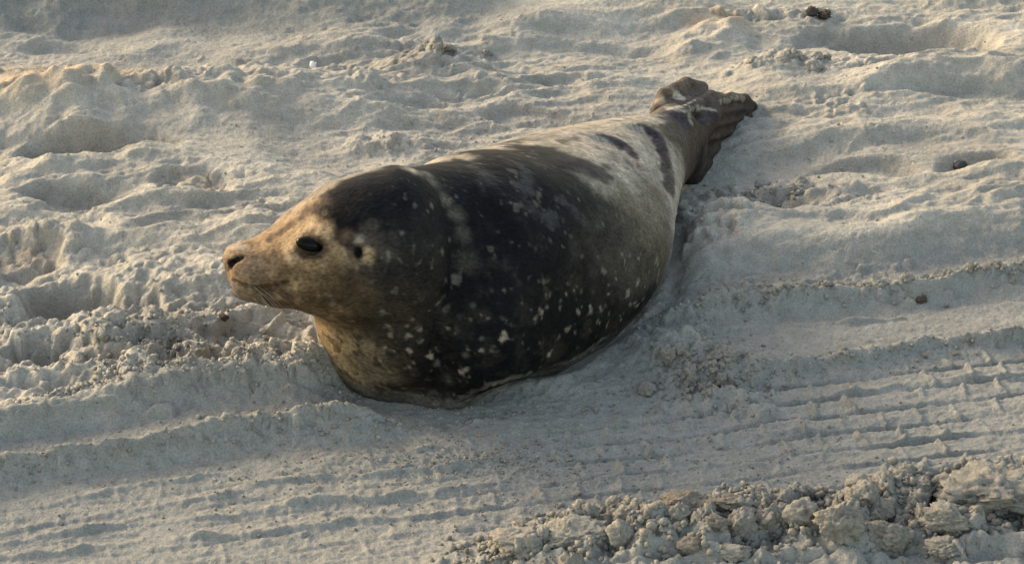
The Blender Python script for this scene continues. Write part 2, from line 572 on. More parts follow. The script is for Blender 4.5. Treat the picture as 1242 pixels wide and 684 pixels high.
# face
for a in [(330, 310, 55, (.255, .18, .11), .35, 1), (370, 330, 55, (.24, .17, .10), .35, .95), (400, 300, 45, (.26, .185, .11), .35, 1), (420, 300, 38, (.28, .2, .12), .4, 1), (380, 270, 32, (.34, .26, .16), .4, 1),
          (330, 345, 30, (.17, .115, .07), .5, .7), (300, 330, 25, (.26, .185, .12), .5, .8), (318, 322, 14, (.16, .12, .09), .5, .6), (345, 365, 28, (.09, .06, .04), .6, .7), (380, 362, 28, (.10, .07, .045), .6, .7),
          (480, 270, 70, DARK, .3, 1), (470, 250, 62, DARK, .25, 1), (430, 250, 42, DARK, .3, 1), (500, 240, 45, DARK, .3, 1), (405, 243, 24, DARK, .35, 1), (425, 226, 22, DARK, .3, 1), (450, 216, 22, DARK, .3, 1), (480, 300, 45, DARK, .4, .9),
          (445, 338, 30, (.035, .027, .02), .5, .95), (418, 336, 20, (.05, .036, .022), .6, .8), (475, 340, 45, (.022, .019, .016), .5, .95), (500, 320, 50, (.014, .013, .012), .5, .95), (470, 385, 45, (.028, .023, .017), .6, .9), (430, 360, 26, (.06, .043, .026), .6, .8), (360, 350, 30, (.12, .085, .05), .6, .7), (395, 355, 26, (.07, .05, .03), .6, .8), (455, 300, 20, (.06, .05, .04), .6, .6),
          (386, 248, 15, (.05, .037, .033), .5, .95), (370, 260, 11, (.055, .040, .034), .5, .95), (354, 272, 8, (.065, .047, .038), .5, .95), (340, 281, 7, (.08, .056, .045), .5, .9), (326, 289, 6, (.10, .07, .055), .5, .85), (312, 295, 5, (.13, .09, .07), .5, .8), (300, 299, 5, (.16, .11, .085), .5, .7),
          (290, 298, 9, PALE, .5, .8), (281, 318, 7, (.015, .011, .009), .4, .9), (288, 313, 4, (.015, .011, .009), .4, .9), (277, 324, 5, (.02, .015, .012), .4, .8), (334, 312, 14, (.11, .078, .05), .7, .75), (345, 322, 12, (.12, .085, .055), .7, .6), (312, 340, 10, (.10, .065, .04), .7, .7), (330, 355, 14, (.10, .07, .042), .7, .7), (350, 340, 14, (.13, .09, .055), .7, .5), (296, 322, 8, (.2, .13, .09), .6, .5), (376, 273, 12, (.40, .31, .20), .6, .8), (392, 282, 12, (.36, .28, .18), .6, .7), (354, 313, 8, (.38, .30, .20), .6, .7), (412, 312, 14, (.32, .24, .15), .6, .7), (405, 325, 12, (.09, .06, .035), .7, .6), (422, 288, 8, (.10, .07, .045), .7, .6), (362, 345, 12, (.20, .15, .09), .7, .6), (300, 352, 8, (.24, .19, .13), .7, .6), (322, 362, 10, (.10, .07, .045), .7, .7),
          (437, 291, 5, PALE, .8, .45), (352, 306, 9, (.4, .32, .22), .6, .6), (446, 310, 10, TAN, .5, .7)]:
    patch(*a)
# pale line behind the neck fold, spots on flank and chest
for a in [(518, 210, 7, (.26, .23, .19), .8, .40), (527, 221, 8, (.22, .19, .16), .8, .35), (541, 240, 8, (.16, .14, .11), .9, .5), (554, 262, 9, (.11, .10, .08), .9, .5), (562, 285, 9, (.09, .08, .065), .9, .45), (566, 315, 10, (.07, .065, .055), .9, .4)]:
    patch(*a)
spots = [(536, 305, 7), (545, 290, 5), (550, 335, 8), (500, 385, 6), (505, 396, 7), (511, 415, 5), (601, 310, 5), (680, 366, 5), (653, 340, 4), (678, 408, 6), (635, 408, 5), (600, 427, 7), (585, 408, 6), (648, 390, 5),
         (740, 380, 5), (725, 392, 6), (735, 372, 4), (540, 375, 8), (555, 400, 6), (565, 430, 8), (545, 460, 10), (560, 445, 6), (530, 440, 8), (690, 345, 5), (650, 300, 5), (705, 310, 5), (610, 350, 5), (610, 385, 6),
         (560, 385, 7), (575, 370, 6), (620, 395, 5), (636, 250, 10), (627, 226, 9), (660, 205, 6), (690, 232, 9), (556, 205, 5), (565, 232, 6), (590, 210, 6), (570, 195, 5), (675, 250, 5), (640, 205, 5), (715, 400, 5), (700, 420, 6), (665, 430, 5), (760, 360, 5)]
for u, v, r in spots:
    patch(u, v, r * .42, (.26, .235, .20), .9, (.26 if v > 280 else .12), 1.0)
# flecks: irregular pale and dark marks, thickest on chest and neck
n_a = noise3(pts, 62, 21) + .5 * noise3(pts, 125, 22); n_b = noise3(pts, 95, 23) + .5 * noise3(pts, 190, 24); n_c = noise3(pts, 48, 25) + .6 * noise3(pts, 120, 26)
trunk_ = smooth(-.03, .02, lw) * smooth(.34, .22, sw)
low = smooth(.16, .08, pts[:, 2])
chest_ = smooth(.10, .0, sw) * low
lay(smooth(-.1, .7, noise3(pts, 30, 41) + .5 * n_b) * trunk_ * smooth(.26, .12, pts[:, 2]) * .55, (.026, .022, .018))
lay(smooth(.50, .9, n_a) * trunk_ * (.22 + .28 * low), (.22, .195, .165))
lay(smooth(.60, .95, n_b) * trunk_ * (.18 + .26 * low), (.27, .24, .20))
lay(smooth(.25, .55, n_c) * chest_ * .65, (.012, .010, .009))
lay(smooth(.45, .9, n_a) * chest_ * .4, (.24, .19, .13))
rump_ = smooth(.22, .36, sw) * smooth(.60, .50, sw)
lay(smooth(.15, .6, noise3(pts * np.array([1, 1, .5]), 55, 27) + .4 * n_b) * rump_ * .5, (.085, .078, .07))
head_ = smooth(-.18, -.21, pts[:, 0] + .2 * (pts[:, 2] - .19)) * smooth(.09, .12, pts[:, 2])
lay(smooth(.1, .6, n_b) * head_ * .5, (.085, .058, .036))
lay(smooth(.1, .6, -n_a) * head_ * .35, (.34, .26, .17))
sadd = smooth(.0, .5, noise3(pts, 26, 31) + .6 * noise3(pts, 60, 32)) * smooth(.42, .30, sw) * smooth(.10, .24, sw) * smooth(-.09, -.03, lw) * smooth(.11, .16, pts[:, 2])
lay(sadd * .75, (.012, .012, .014))
lay(smooth(.1, .55, -noise3(pts, 33, 33) - .4 * n_b) * smooth(.30, .12, sw) * smooth(.13, .18, pts[:, 2]) * smooth(.03, .08, sw) * .32, (.07, .07, .07))
sandy = smooth(.024, .004, pts[:, 2] + .010 * n_b)
lay(sandy * .45, (.15, .135, .115))
# dark bands at the hind end, with shade in the folds painted in
lay(smooth(.455, .52, sw) * smooth(-.004, .020, lw + (.075 - pts[:, 2]) * .35) * .9, (.034, .025, .020))


def stripe(pl, r, c, amt):
    for (u0, v0, k0), (u1, v1, k1) in zip(pl[:-1], pl[1:]):
        n = max(2, int(math.hypot(u1 - u0, v1 - v0) / 3))
        for f0 in np.arange(n) / n: patch(u0 + (u1 - u0) * f0, v0 + (v1 - v0) * f0, r * (k0 + (k1 - k0) * f0), c, .35, amt)


FOLD_SHADE = (.024, .022, .027)
stripe([(792, 160, .6), (806, 184, 1), (811, 212, 1.2), (813, 236, 1)], 8, (.040, .031, .025), .6)  # shading along the crease between rump and flippers, painted dark
stripe([(718, 162, .3), (738, 166, .8), (752, 173, 1.1), (766, 186, 1), (776, 202, .3)], 6.5, FOLD_SHADE, .6)
stripe([(774, 151, .5), (784, 153, 1.1), (796, 163, 1.3), (804, 180, .9), (808, 200, .5)], 7.5, FOLD_SHADE, .55)
for a in [(806, 141, 10), (816, 140, 13), (826, 144, 12), (832, 152, 9), (853, 142, 8), (862, 141, 9), (870, 145, 7), (885, 142, 7), (896, 134, 7), (905, 131, 8)]:
    patch(a[0], a[1], a[2], (.030, .026, .032), .35, .85)
for a in [(838, 205, 26, (.045, .033, .026), .5, .9), (850, 195, 22, (.016, .012, .011), .5, .95), (862, 178, 14, (.02, .015, .013), .5, .9), (835, 168, 15, (.05, .038, .033), .5, .7), (862, 166, 14, (.025, .018, .016), .5, .8), (885, 160, 12, (.03, .020, .018), .5, .8), (905, 146, 8, (.07, .045, .045), .5, .7), (845, 220, 14, (.03, .022, .02), .5, .8),
          (812, 205, 14, (.07, .06, .05), .6, .7), (810, 225, 10, (.05, .04, .035), .6, .7),
          (815, 108, 10, (.13, .09, .062), .5, .9), (832, 102, 10, (.10, .072, .055), .5, .9), (800, 122, 9, (.22, .16, .115), .5, .8), (822, 117, 8, (.36, .31, .25), .4, .95), (848, 107, 7, (.06, .045, .04), .5, .9), (836, 118, 7, (.09, .07, .06), .5, .8)]:
    patch(*a)
stripe([(560, 481, 1), (600, 463, 1), (650, 451, 1), (700, 433, 1), (745, 402, .6)], 4.0, (.10, .088, .072), .4)
stripe([(808, 129, 1), (830, 134, 1), (845, 131, 1), (860, 131, 1), (872, 136, .8)], 3.6, (.22, .20, .17), .6)
stripe([(876, 123, 1), (890, 119, 1), (905, 119, 1)], 4.6, (.24, .215, .18), .5)  # sunlit toe edges painted pale
stripe([(836, 137, 1), (838, 146, 1), (842, 155, .6)], 3.6, (.20, .18, .15), .6)
stripe([(812, 132, 1), (832, 126, 1), (845, 119, 1)], 3.4, (.30, .28, .24), .85)
for q in eyes:
    lay(smooth(.021, .013, np.linalg.norm((pts - q) * np.array([.85, 1, 1.25]), axis=1)) * .85, (.03, .02, .016))
for q in (EAR, mirror_head(EAR)):
    lay(smooth(.010, .004, np.linalg.norm((pts - q) * np.array([1.4, 1, .8]), axis=1)), BLACK)
for a1, b1 in nl:
    for f0 in (0, .35, .7, 1):
        lay(smooth(.0075 - .003 * f0, .0035 - .0015 * f0, np.linalg.norm(pts - (a1 + (b1 - a1) * f0), axis=1)), BLACK)
for m_ in (lambda p: p, mirror_head):
    for p0, p1 in zip(mouth[:-1], mouth[1:]):
        for f0 in (0, .5):
            lay(smooth(.005, .002, np.linalg.norm(pts - m_(p0 + (p1 - p0) * f0), axis=1)) * .6, (.04, .028, .02))
colr *= (1 + .22 * noise3(pts, 60, 9) + .18 * noise3(pts, 150, 11))[:, None]
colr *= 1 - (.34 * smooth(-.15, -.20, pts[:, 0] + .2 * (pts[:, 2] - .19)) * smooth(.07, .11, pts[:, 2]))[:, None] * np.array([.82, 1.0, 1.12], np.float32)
colr = np.clip(colr, .002, .8)

seal = bpy.data.objects.new('harbour_seal', None)
COL.objects.link(seal)
seal['label'] = 'young grey and brown spotted seal lying on the sand with its head turned left'
seal['category'] = 'seal'
seal.location = (0, 0, 0)
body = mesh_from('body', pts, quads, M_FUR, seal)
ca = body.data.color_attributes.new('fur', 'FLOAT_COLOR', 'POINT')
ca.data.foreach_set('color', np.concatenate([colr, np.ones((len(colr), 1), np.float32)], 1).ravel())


def blob(name, c, r, axes, mat, parent, seg=24):
    bm = bmesh.new()
    bmesh.ops.create_uvsphere(bm, u_segments=seg, v_segments=seg // 2, radius=1)
    A = np.array([np.array(q, float) / np.linalg.norm(q) for q in axes])
    for v in bm.verts:
        q = np.array(v.co) * np.array(r)
        v.co = Vector(c + A.T @ q)
    me = bpy.data.meshes.new(name); bm.to_mesh(me); bm.free()
    for p in me.polygons: p.use_smooth = True
    me.materials.append(mat)
    o = bpy.data.objects.new(name, me); COL.objects.link(o); o.parent = parent
    return o


for q, sg in zip((eyes[0], eyes[1] + np.array([.004, -.009, -.009])), (1, -1)):
    inn = np.array([*HR, 0]) * NEAR * sg
    blob('eye', q - inn * .0080, (.0160, .0095, .0080), eax, M_EYE, seal)

for t_, m_ in near_t:
    e_ = (t_ - m_) / np.linalg.norm(t_ - m_)
    sd_ = np.cross(e_, [0, 0, 1]); sd_ /= np.linalg.norm(sd_)
    c_ = t_ + e_ * .0075
    cl = blob('claw', c_, (.0062, .0018, .0024), [e_, sd_, np.cross(e_, sd_)], M_CLAW, seal, 12)
for sg in (1, -1):
    for k in range(9):
        root = hpt(300 + 5 * (k % 3), 328 + 7 * (k // 3)) + np.array([*HR, 0]) * NEAR * sg * .0365
        out_ = np.array([*HR, 0]) * NEAR * sg * .55 - np.array([HE[0], HE[1], 0]) * rng.uniform(.35, .8) + np.array([0, 0, -.25 - .12 * (k // 3)])
        out_ /= np.linalg.norm(out_); ln = rng.uniform(.030, .055); n = 7
        vs, fs = [], []
        for i in range(n):
            t = i / (n - 1); c = root - out_ * .004 + out_ * ln * t + np.array([0, 0, -.010 * t * t]); r_ = .00032 * (1 - .8 * t)
            vs += [c + np.array([0, 0, r_]), c + np.array([r_, r_ * .5, -r_ * .5]), c + np.array([-r_, -r_ * .5, -r_ * .5])]
        for i in range(n - 1):
            for m in range(3): fs.append([i * 3 + m, i * 3 + (m + 1) % 3, i * 3 + 3 + (m + 1) % 3, i * 3 + 3 + m])
        mesh_from('whisker', vs, fs, M_WHISK, seal)

# ------------------------------------------------------------------ the sand
def axis_coords(lo, hi, step, far):
    core = np.arange(lo, hi + step / 2, step)
    out = []; s, x = step * 1.25, hi
    while x < far: x += s; out.append(x); s *= 1.22
    left = []; s, x = step * 1.25, lo
    while x > -far: x -= s; left.append(x); s *= 1.22
    return np.concatenate([left[::-1], core, out])


STEP = .0022
XS = axis_coords(-.86, .86, STEP, 400.0); YS = axis_coords(-.74, 1.04, STEP, 400.0)
nx, ny = len(XS), len(YS)
X, Y = np.meshgrid(XS.astype(np.float32), YS.astype(np.float32), indexing='xy')
near = smooth(2.2, 1.0, np.abs(X)) * smooth(2.4, 1.3, np.abs(Y))
wx = X + .030 * noise2(X * 5, Y * 8, 50) + .008 * noise2(X * 21, Y * 30, 51) + .003 * noise2(X * 70, Y * 90, 52)
wy = Y + .022 * noise2(X * 5, Y * 8, 53) + .007 * noise2(X * 21, Y * 30, 54) + .003 * noise2(X * 70, Y * 90, 55)


def g(u, v): return unp(u, v, z=0)[:2]


def radii(u, v, ru, rv):
    return ru / 1000.0 * depth_of(unp(u, v, z=0)) / 4.0, rv / 1000.0 * depth_of(unp(u, v, z=0)) / 4.0 / .44


def dist(u, v, ru, rv, wobble=1.0):
    c = g(u, v); a, b = radii(u, v, ru, rv)
    px, py = X + (wx - X) * wobble, Y + (wy - Y) * wobble
    return np.sqrt(((px - c[0]) / a) ** 2 + ((py - c[1]) / b) ** 2)


def line_y(pts):
    q = np.array([g(*p) for p in pts]); return np.interp(XS, q[:, 0], q[:, 1]).astype(np.float32)[None, :]


def span(u0, u1, v, soft=60):
    a, b = g(u0, v)[0], g(u1, v)[0]; s = soft / 1000
    return smooth(a - s, a + s, X) * smooth(b + s, b - s, X)


# where the tyre tracks run (compacted sand, toned darker for shade) and where dry loose sand lies
edge = line_y([(-150, 560), (0, 530), (130, 512), (250, 500), (400, 494), (520, 486), (620, 460), (720, 430), (800, 375), (830, 340), (1000, 325), (1242, 292), (1400, 280)])
below = smooth(.02, -.02, wy - edge)
# broad undulation of loose sand, stretched along the beach
rx, ry = X * .97 + Y * .25, Y * .97 - X * .25
calm = np.clip(.62 + .9 * noise2(X * 3.1, Y * 4.2, 63), .22, 1.15)
und = .014 * fbm2(rx * .5, ry, 4.0, 3, 1) + calm * .0100 * fbm2(rx * .45, ry, 12.0, 3, 11) + calm * .0066 * (1 - 2 * np.abs(fbm2(rx * .45, ry, 22.0, 3, 21)))
Z = und * (1 - .78 * below) * near
Z += .05 * fbm2(X, Y, .15, 2, 5) * (1 - near)
# mounds and hollows: (u, v, ru, rv, height)
for u, v, ru, rv, h in [(200, 122, 180, 32, .052), (55, 134, 95, 30, .048), (135, 105, 50, 16, .012), (215, 102, 45, 14, .012), (320, 108, 80, 20, .010), (855, 36, 42, 24, .030), (930, 32, 60, 14, .010), (540, 85, 60, 22, .014), (300, 345, 190, 34, .020),
                        (60, 240, 90, 20, .010), (350, 235, 90, 20, .010), (1120, 250, 120, 24, .010), (900, 290, 90, 18, .012), (470, 175, 60, 14, .010), (1180, 90, 90, 14, .010), (160, 430, 90, 16, .012), (330, 470, 90, 14, .010)]:
    r = dist(u, v + h * 400, ru * 1.15, rv * 1.2); Z += h * np.exp(-r * r * 1.3) * (1 + .25 * noise2(X * 30, Y * 30, 61))
for u, v, ru, rv, h in [(55, 194, 30, 10, .010), (180, 190, 32, 10, .010), (1105, 54, 92, 24, .046), (1010, 48, 45, 14, .012), (1040, 218, 68, 15, .016), (1190, 220, 55, 17, .018), (85, 376, 58, 22, .040), (150, 385, 45, 14, .016), (245, 468, 62, 20, .038), (190, 440, 40, 10, .014), (350, 440, 40, 12, .014), (60, 440, 50, 12, .014),
                        (300, 425, 60, 15, .016), (25, 322, 45, 17, .020), (915, 262, 66, 24, .028), (650, 142, 62, 8, .010), (1185, 120, 90, 11, .013), (70, 262, 55, 9, .012), (235, 245, 48, 13, .016), (185, 145, 45, 8, .008),
                        (120, 462, 60, 12, .018), (30, 445, 50, 12, .014), (60, 60, 60, 8, .007), (560, 120, 50, 8, .008), (740, 60, 90, 10, .008), (380, 395, 30, 20, .012), (850, 325, 40, 9, .010), (700, 105, 50, 7, .006), (960, 150, 60, 9, .008), (1010, 300, 90, 9, .007)]:
    r = dist(u, v, ru, rv, .35 if h > .04 else .8); Z -= h * (1.35 if u < 420 or v < 100 else 1.15) * smooth(1.2, .66, r)


def hollow(u, v, ru, rv, floor, edge_=.74):
    """a footprint-like hollow with its own flat floor"""
    global Z
    k = smooth(1.18, edge_, dist(u, v, ru, rv, .45))
    Z = Z * (1 - k) + (floor + .25 * Z + .003 * noise2(X * 30, Y * 30, 64)) * k


def step(pts, h, wid, span_=None, rough=.25):
    """ground higher beyond the line, falling towards the viewer over wid metres"""
    global Z
    d = wy - line_y(pts)
    t = h * (smooth(-wid, 0, d) - 1) * smooth(.55, .0, np.abs(d) - wid) if span_ is None else h * (smooth(-wid, 0, d) - smooth(0, .28, d)) * span_
    Z += t * (1 + rough * noise2(X * 9, Y * 9, 33))


def ridge(pts, h, wf, wb, span_=1.0, seed=40, rag=.6, ws=1.0):
    global Z
    d = Y + (wy - Y) * ws - line_y(pts)
    prof = np.where(d < 0, np.exp(-(d / wf) ** 2), np.exp(-(d / wb) ** 2))
    Z += h * prof * np.clip(1 + rag * fbm2(X, Y, 26, 3, seed), .1, 2) * span_


# far slope in shade along the top left
step([(-100, 22), (0, 16), (300, 6), (560, 2), (700, -5), (1300, -20)], .065, .11, span(-200, 590, 20, 60))
# hollow crests on the left
step([(-100, 400), (60, 380), (200, 372), (330, 372), (420, 380)], .014, .03, span(-60, 400, 380, 60), .9)
step([(-100, 345), (0, 330), (60, 312), (130, 303), (260, 306), (420, 318)], .024, .05, span(-100, 420, 320, 50))
step([(0, 238), (100, 224), (220, 214), (400, 236)], .016, .04, span(30, 330, 220, 40))
for pts, h, a, b in [([(0, 75), (200, 62), (420, 66), (700, 52)], .010, 150, 640), ([(380, 150), (560, 140), (760, 128)], .010, 380, 760), ([(880, 130), (1000, 118), (1300, 92)], .014, 900, 1300), ([(860, 190), (1000, 182), (1300, 170)], .010, 880, 1300),
                     ([(840, 262), (1000, 250), (1300, 236)], .012, 950, 1300), ([(0, 158), (220, 150), (420, 158), (520, 150)], .009, 200, 480), ([(-50, 290), (100, 268), (260, 262)], .012, -60, 240), ([(600, 40), (800, 26), (1000, 18)], .012, 560, 860)]:
    step(pts, h, .035, span(a, b, pts[0][1], 60), .8)
hollow(120, 197, 98, 14, -.030)
hollow(1110, 62, 88, 22, -.030)
hollow(250, 472, 52, 16, -.028, .55)
hollow(85, 388, 50, 14, -.024, .5)
# the berm crest left of the chest and the rut wall right of the seal
R1 = [(-150, 578), (0, 546), (60, 532), (130, 518), (200, 510), (250, 506), (330, 502), (400, 496), (470, 500), (560, 506), (700, 490)]
step(R1, .022, .036, span(-300, 560, 480, 70), .15)
ridge(R1, .009, .006, .020, span(-300, 500, 480, 50), 41)
R0 = [(700, 350), (820, 332), (900, 326), (1000, 322), (1100, 305), (1242, 284), (1400, 266)]
step(R0, .036, .085, span(830, 1600, 330, 40), .2)
R0b = [(760, 392), (830, 384), (900, 380), (1000, 372), (1100, 364), (1180, 352), (1242, 350), (1400, 335)]
ridge(R0b, .013, .008, .012, span(800, 1600, 380, 40), 42)
step(R0b, .014, .045, span(830, 1600, 380, 40), .2)
R2r = [(700, 470), (860, 462), (960, 452), (1060, 440), (1160, 430), (1242, 420), (1400, 402)]
ridge(R2r, .010, .006, .010, span(880, 1600, 440, 60), 43, .7)
step(R2r, .010, .035, span(860, 1600, 440, 60), .2)
R2l = [(-150, 612), (0, 582), (120, 566), (200, 548), (280, 540), (400, 524), (520, 508), (620, 500), (760, 490)]
ridge(R2l, .010, .006, .008, span(-300, 560, 540, 90), 44, .7)
step(R2l, .020, .036, span(-300, 560, 540, 90), .2)
for pts, h, a, b in [([(-100, 668), (0, 655), (100, 645), (200, 632), (320, 618), (440, 602), (560, 588), (700, 572)], .003, -300, 600), ([(-100, 700), (0, 676), (260, 650), (520, 622), (700, 600)], .0025, -300, 620),
                     ([(0, 640), (200, 610), (400, 580), (600, 556), (760, 540)], .0025, -300, 700), ([(0, 620), (200, 586), (400, 558), (560, 536), (700, 520)], .003, 100, 640),
                     ([(700, 520), (900, 496), (1100, 474), (1242, 458), (1400, 440)], .003, 820, 1600), ([(700, 550), (900, 530), (1100, 508), (1242, 490), (1400, 470)], .0022, 740, 1600),
                     ([(600, 600), (800, 574), (1000, 550), (1242, 520), (1400, 500)], .0022, 600, 1600), ([(830, 408), (1000, 400), (1242, 376), (1400, 360)], .002, 840, 1600)]:
    ridge(pts, h * 1.9, .004, .006, span(a, b, 600, 50) * np.clip(.65 + 1.2 * noise2(X * 7 + h * 9e3, Y * 30, 46), 0, 1.3), 45, .8, .9)
# tread print: a brick pattern of shallow joints, worn and broken
ang = math.radians(13.0); ca_, sa_ = math.cos(ang), math.sin(ang)
tp, tq = X * ca_ + Y * sa_, -X * sa_ + Y * ca_
tp = tp + .010 * noise2(X * 14, Y * 14, 70) + .003 * noise2(X * 60, Y * 60, 71); tq = tq + .006 * noise2(X * 7, Y * 7, 72) + .0012 * noise2(X * 60, Y * 60, 73)
CW, CHT = .046, .037
row = np.floor(tq / CHT); fy = tq / CHT - row; fx = tp / CW + .5 * (row % 2) + .13 * np.sin(row * 2.3); fx = fx - np.floor(fx)
jx = np.minimum(fx, 1 - fx) * CW; jy = np.minimum(fy, 1 - fy) * CHT
worn = np.clip(.75 + 1.1 * noise2(X * 8, Y * 8, 74), 0, 1)
tread = np.maximum(smooth(.0040, .0010, jx) * .0075 * (.6 + noise2(X * 25, Y * 25, 75)), 0) - smooth(.0045, .0008, jy) * .0066
flat_zone = smooth(.0, -.04, Y - line_y([(-100, 620), (0, 600), (300, 552), (600, 520), (720, 500), (860, 462), (1242, 418), (1400, 400)]))
Z += tread * worn * flat_zone * near * (.22 + .78 * smooth(-.12, .18, X))
# the smooth patch the seal has pressed, and the heap where the rut ends
r = dist(690, 470, 120, 42, .3); Z = Z * (1 - .8 * smooth(1.1, .5, r)) - .003 * smooth(1.2, .5, r)
for u, v, ru, rv, h in [(812, 420, 34, 15, .022), (850, 440, 40, 13, .014), (880, 465, 40, 14, .012), (890, 500, 50, 13, .012), (840, 510, 70, 12, .005), (945, 510, 60, 10, .006)]:
    r = dist(u, v + h * 400, ru, rv, 1.6); Z += h * np.exp(-r * r * 1.3) * (1 + .8 * noise2(X * 38, Y * 38, 62))
# the churned ridge across the bottom right
CR = [(380, 716), (480, 690), (560, 674), (620, 664), (690, 652), (760, 642), (850, 634), (930, 632), (1000, 622), (1050, 612), (1120, 606), (1190, 600), (1242, 602), (1400, 590)]
d = wy - line_y(CR)
Z += (.038 * smooth(.026, -.016, d) * (1 - .8 * smooth(-.10, -.30, d))) * smooth(g(470, 680)[0], g(780, 640)[0], X) * (1 + .5 * noise2(X * 16, Y * 16, 80) + .35 * noise2(X * 42, Y * 42, 82)) * smooth(2.2, 1.0, np.abs(X))
# the bed under the seal is pressed flat
sb = (X - C0[0]) * BD[0] + (Y - C0[1]) * BD[1]; lb = (X - C0[0]) * BR[0] + (Y - C0[1]) * BR[1]
hw = np.interp(sb, [q[0] for q in BODY], [.07, .075, .09, .11] + [q[3] for q in BODY[4:]])
mid = np.interp(sb, [q[0] for q in BODY], [q[1] for q in BODY])
bed = smooth(.045, .0, np.abs(lb - mid) - hw * .92) * smooth(-.17, -.11, sb) * smooth(.66, .54, sb)
Z = Z * (1 - bed) + (-.004) * bed
rim = np.exp(-((np.abs(lb - mid) - hw * .98) / .010) ** 2) * smooth(-.0, .06, sb) * smooth(.55, .40, sb)
Z += .004 * rim * (1 + .6 * noise2(X * 40, Y * 40, 81))
r = dist(650, 466, 75, 9, .3); Z += .010 * np.exp(-r * r)
# medium and fine roughness
rough_l = smooth(1.3, .6, dist(170, 430, 330, 75, .6)) * (1 - below)
rp = near * sum(smooth(1.3, .5, dist(*q, 1.5)) for q in [(540, 78, 62, 20), (960, 88, 70, 11), (940, 24, 75, 11), (915, 252, 68, 24), (865, 305, 45, 22), (475, 186, 60, 10), (35, 310, 50, 18), (230, 242, 46, 11), (450, 125, 30, 10)]) + .35 * near * smooth(1.3, .5, dist(220, 125, 150, 26, 1.5))
Z += rp * (.007 * (1 - 2.4 * np.abs(fbm2(X, Y, 24, 3, 100))) + .004 * np.abs(fbm2(X, Y, 60, 2, 101)))
Z += near * (rough_l * (.011 * (1 - 2.2 * np.abs(fbm2(X, Y, 17, 4, 90))) + .007 * np.abs(fbm2(X, Y, 40, 3, 99))) + calm * .0012 * fbm2(X, Y, 60, 3, 91) + .0004 * fbm2(X, Y, 170, 2, 92)
     + below * (.0006 * fbm2(X, Y, 130, 2, 111) + .0008 * fbm2(tp * .35, tq, 75, 3, 93) + .0006 * np.maximum(fbm2(X, Y, 95, 2, 94), 0)))

# crumbs heaped into the sheet: many small lumps, where the photograph shows loose broken sand
Zc = Z.copy()


def lumps(n, sampler, rmin, rmax, power=2.2, tall=.75):
    global Zc
    for _ in range(n):
        x, y = sampler()
        r_ = rmin + (rmax - rmin) * rng.random() ** power
        i0, i1 = np.searchsorted(XS, [x - r_ * 1.5, x + r_ * 1.5]); j0, j1 = np.searchsorted(YS, [y - r_ * 1.5, y + r_ * 1.5])
        if i1 - i0 < 2 or j1 - j0 < 2: continue
        a = rng.uniform(0, 3.14); e = rng.uniform(.65, 1.3)
        dx = XS[i0:i1][None] - x; dy = YS[j0:j1][:, None] - y
        p, q = (dx * math.cos(a) + dy * math.sin(a)) / e, (-dx * math.sin(a) + dy * math.cos(a)) * e
        ph = rng.uniform(0, 6.28, 2)
        na = int(rng.integers(4, 7)); aa = np.sort(rng.uniform(0, 6.283, na) * .3 + np.arange(na) * 6.283 / na * .95)
        side = np.full(p.shape, -9.0)
        for t_ in aa: side = np.maximum(side, p * math.cos(t_) + q * math.sin(t_))
        wall = (r_ * .85 - side) * rng.uniform(.9, 1.8)
        dome = np.sqrt(np.maximum(r_ * r_ * 1.25 - p * p - q * q, 0)) * tall - r_ * .15
        dd = np.minimum(wall, dome)
        dd = np.minimum(dd, r_ * rng.uniform(.35, .75) + rng.uniform(-.45, .45) * p + rng.uniform(-.45, .45) * q)
        j, i = (j0 + j1) // 2, (i0 + i1) // 2
        top = Z[min(j, ny - 1), min(i, nx - 1)] + dd - .0006
        sub_ = Zc[j0:j1, i0:i1]
        np.maximum(sub_, np.where(dd > 0, top, -9), out=sub_)


def inside(u, v, ru, rv):
    c = g(u, v); a, b = radii(u, v, ru, rv)
    def f():
        t, q = rng.uniform(0, 6.283), abs(rng.normal(0, .62))
        return c[0] + a * q * math.cos(t), c[1] + b * q * math.sin(t)
    return f


def along(pts, w_, back=0.0):
    q = np.array([g(*p) for p in pts])
    def f():
        while True:
            x = rng.uniform(q[0, 0], q[-1, 0])
            if rng.random() < (x - q[0, 0]) / (.22 * (q[-1, 0] - q[0, 0])) + .06: break
        return x, np.interp(x, q[:, 0], q[:, 1]) + rng.normal(0, w_) + back
    return f


